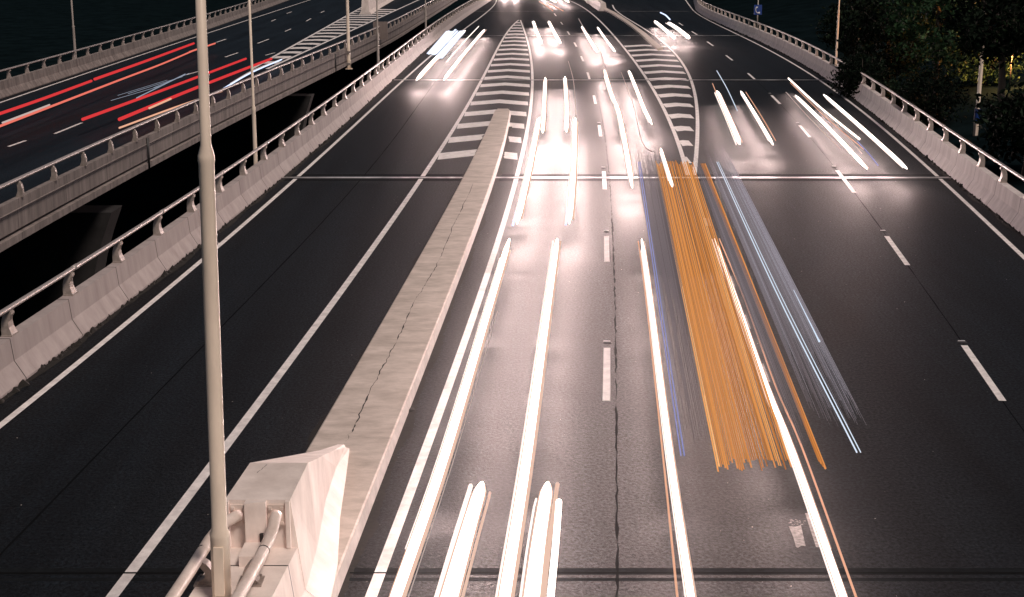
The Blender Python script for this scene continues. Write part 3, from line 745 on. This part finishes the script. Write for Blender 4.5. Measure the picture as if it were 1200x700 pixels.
def rod(parent, name, px, z, r, mt, n=8, sub=6, flat=1.0, lab=None):
    P = [Vector((*bp(u, v, z), z)) for u, v in px]; pts = []
    for i in range(len(P) - 1):                       # gentle curve through the surveyed points
        p0, p1, p2, p3 = P[max(i - 1, 0)], P[i], P[i + 1], P[min(i + 2, len(P) - 1)]
        for k in range(sub):
            t = k / sub
            pts.append(.5 * ((2 * p1) + (p2 - p0) * t + (2 * p0 - 5 * p1 + 4 * p2 - p3) * t * t + (3 * p1 - p0 - 3 * p2 + p3) * t ** 3) if len(P) > 2 else p1.lerp(p2, t))
    pts.append(P[-1])
    tp = name == HS
    m = MB(); rr = r if not isinstance(r, tuple) else [r[0] + (r[1] - r[0]) * i / (len(pts) - 1) for i in range(len(pts))]
    L = parent.location
    pts0 = pts
    if tp:                                            # the lamps come and go: both ends thin out
        if not isinstance(rr, list): rr = [rr] * len(pts)
        d = [0.0]
        for i in range(1, len(pts)): d.append(d[-1] + (pts[i] - pts[i - 1]).length)
        pts2, rr2 = [], []
        for q in (0, .012, .03, .06, .1) + tuple(x / 20 for x in range(3, 18)) + (.9, .94, .97, .988, 1):
            t_ = q * d[-1]; i = next((k for k in range(len(d) - 1) if d[k + 1] >= t_ - 1e-9), len(pts) - 2)
            g = (t_ - d[i]) / max(1e-6, d[i + 1] - d[i]); e = min(q, 1 - q)
            pts2.append(pts[i].lerp(pts[i + 1], g)); rr2.append((rr[i] + (rr[i + 1] - rr[i]) * g) * min(1, .30 + .70 * (e / .07) ** .7))
        pts, rr = pts2, rr2
    if mt in (E_HEAD, E_HEADF, E_SOFT) and name == HS:
        for k, (wd, fm) in enumerate(((1.22, E_FR1),)):
            q = MB(); rmx = max(rr) if isinstance(rr, list) else rr
            q.tube([p - Vector((0, 0, rmx * .1 * k)) for p in pts], [a * wd for a in rr] if isinstance(rr, list) else rr * wd, 8, dome=1, flat=.12)
            g = q.build('warm_fringe', fm, None, smooth=True); g.data.transform(__import__('mathutils').Matrix.Translation(-parent.location)); g.parent = parent
    if mt in (E_HEAD, E_HEADF, E_SOFT) and name == HS:
        rmx = max(rr) if isinstance(rr, list) else rr
        for sd in (-1, 1):
            i0, i1 = random.randint(0, max(1, len(pts) // 6)), len(pts) - random.randint(0, max(1, len(pts) // 5))
            sub_ = pts[i0:i1]
            if len(sub_) < 3: continue
            q = MB(); q.tube([p + Vector((sd * rmx * random.uniform(1.25, 1.45), 0, -.02)) if j == 0 else p + Vector((sd * rmx * 1.35, 0, -.02)) for j, p in enumerate(sub_)], rmx * random.uniform(.16, .3), 6, dome=1)
            g = q.build('thin_streak', E_FR1 if sd > 0 else E_SUB, None, smooth=True); g.data.transform(__import__('mathutils').Matrix.Translation(-parent.location)); g.parent = parent
    m.tube(pts, rr, n, dome=1, flat=flat); o = m.build(name, mt, None, smooth=True); o.data.transform(__import__('mathutils').Matrix.Translation(-L)); o.parent = parent
    if lab: o['label'] = lab
    if mt.name.startswith('headlight_') and z < 1: beams(parent, pts, BEAM * (.45 if mt is E_SOFT else 1) * parent.get('throw', 1.0))
    return o
BEAM = 350.0
def beams(parent, pts, watt):
    """the light the lamps threw on the road while they drove along the streak: a spill all the way, and the far reaching beam at its near end"""
    if pts[0].y < pts[-1].y: pts = pts[::-1]
    tot = sum((pts[i + 1] - pts[i]).length for i in range(len(pts) - 1)); n = max(2, round(tot / 2.4)); step = tot / n
    def lamp(p, d, e, size, dz, tilt, sh):
        l = bpy.data.lights.new('headlight_beam', 'SPOT'); l.energy = e; l.color = (1.0, .735, .69); l.spot_size = R(size); l.spot_blend = 1.0; l.shadow_soft_size = .15; l.use_shadow = sh
        o = bpy.data.objects.new('headlight_beam', l); COL.objects.link(o); o.parent = parent
        o.location = p - parent.location + Vector((0, 0, dz)); dr = d.normalized() + Vector((0, 0, tilt)); o.rotation_euler = (-dr).to_track_quat('Z', 'Y').to_euler()
    acc = step / 2; run = 0.0
    for i in range(len(pts) - 1):
        d = pts[i + 1] - pts[i]; L = d.length
        while acc <= run + L and L > 0:
            lamp(pts[i] + d * ((acc - run) / L), d, watt * step / 2.4, 80, .25, -.22, False); acc += step
        run += L
    lamp(pts[-1], pts[-1] - pts[-2], watt * .30, 50, -.05, -.12, True)
def trail(label, px0, group=None, cat='light trail', throw=1.0):
    x, y = bp(*px0, 0); o = thing('light_trail', label, cat, (x, y, 0), 0, group); o['throw'] = throw; return o
HS = 'headlight_streak'
t = trail('thick pair of white headlight streaks running down to the bottom edge in the left lane', (540, 500), throw=.8)
rod(t, HS, [(597,280),(576,350),(524,525),(463,702),(429,800)], .65, .088, E_HEAD); rod(t, HS, [(653,280),(643,350),(619,525),(591,702),(576,800)], .65, .088, E_HEAD)
rod(t, 'thin_streak', [(580,360),(532,525),(473,702),(440,800)], .62, .012, E_DIMW); rod(t, 'thin_streak', [(583,365),(536,525),(478,702),(446,800)], .6, .008, E_DIMW)
t = trail('short fat white headlight streaks starting near the bottom edge', (600, 630), throw=.45)
rod(t, HS, [(565,566),(549,620),(526,702),(499,800)], .65, (.105, .145), E_HEAD); rod(t, HS, [(642,566),(632,630),(623,702),(611,800)], .65, (.10, .13), E_HEAD)
rod(t, 'thin_streak', [(655,588),(651,640),(645,702),(636,800)], .7, .055, E_SOFT)
t = trail('blue edged white headlight streaks crossing the bright expansion joint in the left lane', (640, 200))
rod(t, HS, [(632,138),(622,190),(606,262)], .65, .10, E_HEAD); rod(t, HS, [(674,138),(672,200),(667,262)], .65, .10, E_HEAD)
rod(t, 'blue_streak', [(629,140),(618,195),(601,264)], .6, .04, E_BLUEW); rod(t, 'blue_streak', [(669,200),(663,263)], .6, .04, E_BLUEW)
t = trail('slim white headlight streaks between the hatched gore and the centre dashes', (650, 125))
rod(t, HS, [(639,91),(638,120),(636,156)], .65, .085, E_HEADF); rod(t, HS, [(662,90),(664,120),(664,155)], .65, .085, E_HEADF)
rod(t, 'thin_streak', [(666,72),(672,95),(675,135)], .8, .02, E_DIMW)
t = trail('pair of small white headlight streaks just right of the hatched gore tip', (640, 38))
rod(t, HS, [(625,25),(629,37),(635,51)], .65, .13, E_HEADF); rod(t, HS, [(643,25),(649,37),(657,51)], .65, .13, E_HEADF)
t = trail('pair of small white headlight streaks in the second lane near the top', (700, 45))
rod(t, HS, [(682,31),(690,45),(700,61)], .65, .12, E_HEADF); rod(t, HS, [(700,32),(709,45),(721,61)], .65, .09, E_HEADF)
rod(t, 'thin_streak', [(678,22),(686,36),(694,46)], .9, .03, E_DIMW)
t = trail('long kinked white headlight streaks in the second lane above the amber streaks', (730, 150))
rod(t, HS, [(708,82),(717,112),(724,128),(731,160),(741,220)], .65, .095, E_HEAD); rod(t, HS, [(737,83),(746,105),(755,128),(764,146)], .65, .085, E_HEADF)
rod(t, 'thin_streak', [(704,60),(716,110),(727,160),(739,222)], .7, .018, E_DIMW); rod(t, 'thin_streak', [(728,85),(741,120),(752,165),(764,178)], .9, .018, E_DIMW)
t = trail('white headlight streaks starting below the bright joint and crossing the amber streaks', (830, 350))
rod(t, HS, [(752,280),(762,350),(784,525),(810,702),(824,800)], .65, .058, E_SOFT); rod(t, HS, [(837,280),(862,350),(897,450),(927,525),(989,702),(1023,800)], .65, .058, E_SOFT)
rod(t, 'peach_streak', [(748,283),(757,350),(776,525),(794,702),(804,800)], .6, .018, E_PEACH); rod(t, 'peach_streak', [(843,280),(872,350),(908,450),(940,525),(1004,702),(1039,800)], .6, .020, E_PEACH)
t = trail('short white headlight streak at the head of the amber streaks', (780, 200))
rod(t, HS, [(774,174),(781,196),(788,219)], 1.3 + .35, .055, E_SOFT)

# the lorry or bus whose lit front drew the amber band
t = trail('broad band of amber streaks with a bluish bodywork haze left by a tall vehicle', (840, 400))
NA = 38
lev = 1.0
for i in range(NA):
    f = (i + .5) / NA; u0, u1 = 768 + 44 * f, 840 + 89 * f; e1 = 546 + random.uniform(-9, 7)
    lev = .55 * lev + .45 * random.uniform(.35, 1.35); zz = 1.25 + random.uniform(-.004, .004)
    w0 = (bp(768 + 44 * (i + 1) / NA, 193, zz)[0] - bp(768 + 44 * i / NA, 193, zz)[0]) * .44; w1 = (bp(840 + 89 * (i + 1) / NA, 550, zz)[0] - bp(840 + 89 * i / NA, 550, zz)[0]) * random.uniform(.27, .45)
    g = min(5, max(0, int((lev - .4) / .9 * 6)))
    rod(t, 'amber_streak', [(u0, 193 + random.uniform(-5, 3)), (u0 + (u1 - u0) * .55, 193 + .55 * (550 - 193)), (u1 - (550 - e1) * .2, e1)], zz, (w0, w1), E_AMB[g], n=6, sub=5, flat=.25)
for i in range(4):
    rod(t, 'amber_streak', [(821.5 + 1.6 * i, 192), (960 + 2.4 * i, 540 + 3 * i)], 1.25, .020, E_AMB[(1, 2, 1, 3)[i]], n=6, sub=4)
for du, k in ((0, 0), (4, 1)): rod(t, 'violet_streak', [(748 + du * .5, 190), (771 + du * .7, 350), (798 + du, 534)], 2.8, .010, E_VIOL, n=6)
for du, rr in ((0, .013), (4.5, .009)): rod(t, 'ice_streak', [(840 + du * .4, 190), (906 + du * .8, 335), (1004 + du, 530)], 2.8, rr, E_ICE, n=6)
rod(t, 'ice_streak', [(930, 340), (955, 390), (960, 400)], 2.6, (.006, .024), E_ICE, n=6)
rnd = random.Random(5)
def veil(n, a0, a1, b0, b1, v0, v1, z, fade, tone):
    mb = MB(); lv = 1.0
    for i in range(n):
        f = (i + .5) / n; u0 = a0 + (a1 - a0) * f; u1 = b0 + (b1 - b0) * f; e = 1 - fade * rnd.random() ** 1.3
        vs, ve = v0 + 10 * math.sin(i * .37) ** 2 + rnd.uniform(-14, 6), v0 + (v1 - v0) * e
        A_ = Vector((*bp(u0 + (u1 - u0) * (vs - v0) / (v1 - v0), vs, z), z)); B_ = Vector((*bp(u0 + (u1 - u0) * e, ve, z), z))
        wa = (bp(a0 + (a1 - a0) / n, v0, z)[0] - bp(a0, v0, z)[0]) * .42; wb = (bp(b0 + (b1 - b0) / n, v1, z)[0] - bp(b0, v1, z)[0]) * .42
        lv = .7 * lv + .3 * rnd.uniform(.2, 1.8); k = min(3, max(0, int(tone(f) + (lv - 1) * 1.6 + .5)))
        mb.tube([A_, A_.lerp(B_, .3), A_.lerp(B_, .7), B_], [wa * .12, wa + (wb - wa) * .3 * e, wa + (wb - wa) * .7 * e, (wa + (wb - wa) * e) * .5], 5, mi=k, flat=.3)
    o = mb.build('bodywork_veil', E_BODY, None); o.data.transform(__import__('mathutils').Matrix.Translation(-t.location)); o.parent = t
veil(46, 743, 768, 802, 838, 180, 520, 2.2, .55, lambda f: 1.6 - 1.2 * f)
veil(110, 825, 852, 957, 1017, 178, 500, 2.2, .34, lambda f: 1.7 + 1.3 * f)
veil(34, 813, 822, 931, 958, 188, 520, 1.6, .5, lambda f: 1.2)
t = trail('pair of blown out white headlight streaks beside the curved kerb island on the right', (785, 35), throw=.8)
rod(t, HS, [(767,25),(778,34),(791,45)], .65, .17, E_HEADF); rod(t, HS, [(783,27),(794,34),(808,45)], .65, .20, E_HEADF)
rod(t, 'blue_streak', [(774,15),(780,18),(785,23)], 1.3, .08, E_BLUEW)
t = trail('two parallel white headlight streaks left of the right hand dashes', (870, 140), throw=.5)
rod(t, HS, [(840,107),(853,136),(867,169)], .65, .125, E_HEADF); rod(t, HS, [(868,107),(886,136),(906,170)], .65, .075, E_HEADF)
rod(t, 'thin_streak', [(840,83),(852,104),(864,130)], 1.2, .025, E_ICE); rod(t, 'peach_streak', [(835,98),(847,128),(861,162)], .7, .025, E_PEACH); rod(t, 'peach_streak', [(874,108),(892,136),(909,165)], .7, .02, E_PEACH)
t = trail('bundle of white headlight streaks next to the right edge line', (990, 150), throw=.42)
rod(t, HS, [(932,112),(968,147),(1016,198)], .65, .085, E_HEADF); rod(t, HS, [(965,111),(1010,150),(1063,198)], .65, .085, E_HEADF)
rod(t, 'thin_streak', [(924,92),(960,125),(1007,163)], .8, .05, E_SOFT); rod(t, 'thin_streak', [(926,97),(965,135),(1012,175)], .8, .018, E_PEACH)
rod(t, 'thin_streak', [(921,108),(950,140),(985,175)], .5, .015, E_DIMW); rod(t, 'blue_streak', [(1005,166),(1018,180),(1029,194)], .7, .022, E_VIOL); rod(t, 'thin_streak', [(930,100),(985,152),(1010,180)], .6, .015, E_DIMW)
t = trail('pair of white headlight streaks of a bluish car near the top of the left carriageway', (520, 65), throw=.8)
rod(t, HS, [(545,36),(518,62),(488,94)], .65, .15, E_HEADF); rod(t, HS, [(568,35),(545,62),(520,94)], .65, .12, E_HEADF)
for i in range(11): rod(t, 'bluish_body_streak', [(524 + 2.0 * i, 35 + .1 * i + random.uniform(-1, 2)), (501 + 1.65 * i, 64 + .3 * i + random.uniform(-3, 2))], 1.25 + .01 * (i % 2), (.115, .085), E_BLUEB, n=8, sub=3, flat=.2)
rod(t, 'thin_streak', [(561,31),(543,50),(523,73)], 1.2, .03, E_SOFT)
t = trail('far headlight streaks at the top edge left of the centre lanes', (600, -2), throw=1.2)
rod(t, HS, [(592,-22),(591,-4)], .65, .2, E_HEADF); rod(t, HS, [(603,-22),(604,-4)], .65, .2, E_HEADF)
t = trail('far headlight streaks at the top edge above the centre dashes', (655, 2), throw=.8)
rod(t, HS, [(634,-9),(642,-2),(652,3)], .65, .15, E_HEADF); rod(t, HS, [(650,-9),(658,-3),(667,3)], .65, .15, E_HEADF)
rod(t, 'peach_streak', [(632,2),(640,7),(648,13)], .9, .06, E_PEACH); rod(t, 'peach_streak', [(640,3),(650,8),(660,13)], .9, .06, E_PEACH)
TR = 'tail_light_streak'
t = trail('long red tail light streaks nearest the outermost left parapet', (110, 110))
rod(t, TR, [(-8,136),(50,116),(107,95)], .9, .085, E_RED); rod(t, TR, [(111,93),(170,72),(227,51)], .9, .095, E_RED)
rod(t, TR, [(-8,151),(70,121),(140,94),(190,75),(230,58)], .9, .065, E_PINK); rod(t, TR, [(222,61),(252,51)], .9, .07, E_PINK)
rod(t, 'thin_streak', [(3,144),(40,130),(58,123)], .7, .05, E_DIMW)
t = trail('pair of thick red tail light streaks just above the neighbouring rail', (200, 110))
rod(t, TR, [(97,140),(190,106),(288,69)], .9, .085, E_RED); rod(t, TR, [(140,140),(230,103),(318,69)], .9, .095, E_RED)
rod(t, 'amber_streak', [(175,127),(200,116)], 1.0, .06, E_PEACH)
for a, b, rr in (((130,118),(188,101),.012),((160,115),(217,87),.03),((138,112),(196,94),.010),((150,110),(214,90),.012),((180,103),(222,86),.015)): rod(t, 'pale_streak', [a, b], 1.0, rr, E_PALE, n=6, sub=3)
t = trail('thin peach and white streaks close behind the neighbouring handrail', (200, 130))
rod(t, 'peach_streak', [(140,150),(205,126),(260,107)], .6, .05, E_PEACH); rod(t, 'pale_streak', [(262,104),(295,85),(330,70)], .6, .05, E_BLUEW); rod(t, 'pale_streak', [(270,98),(300,81),(340,66)], .6, .035, E_DIMW)
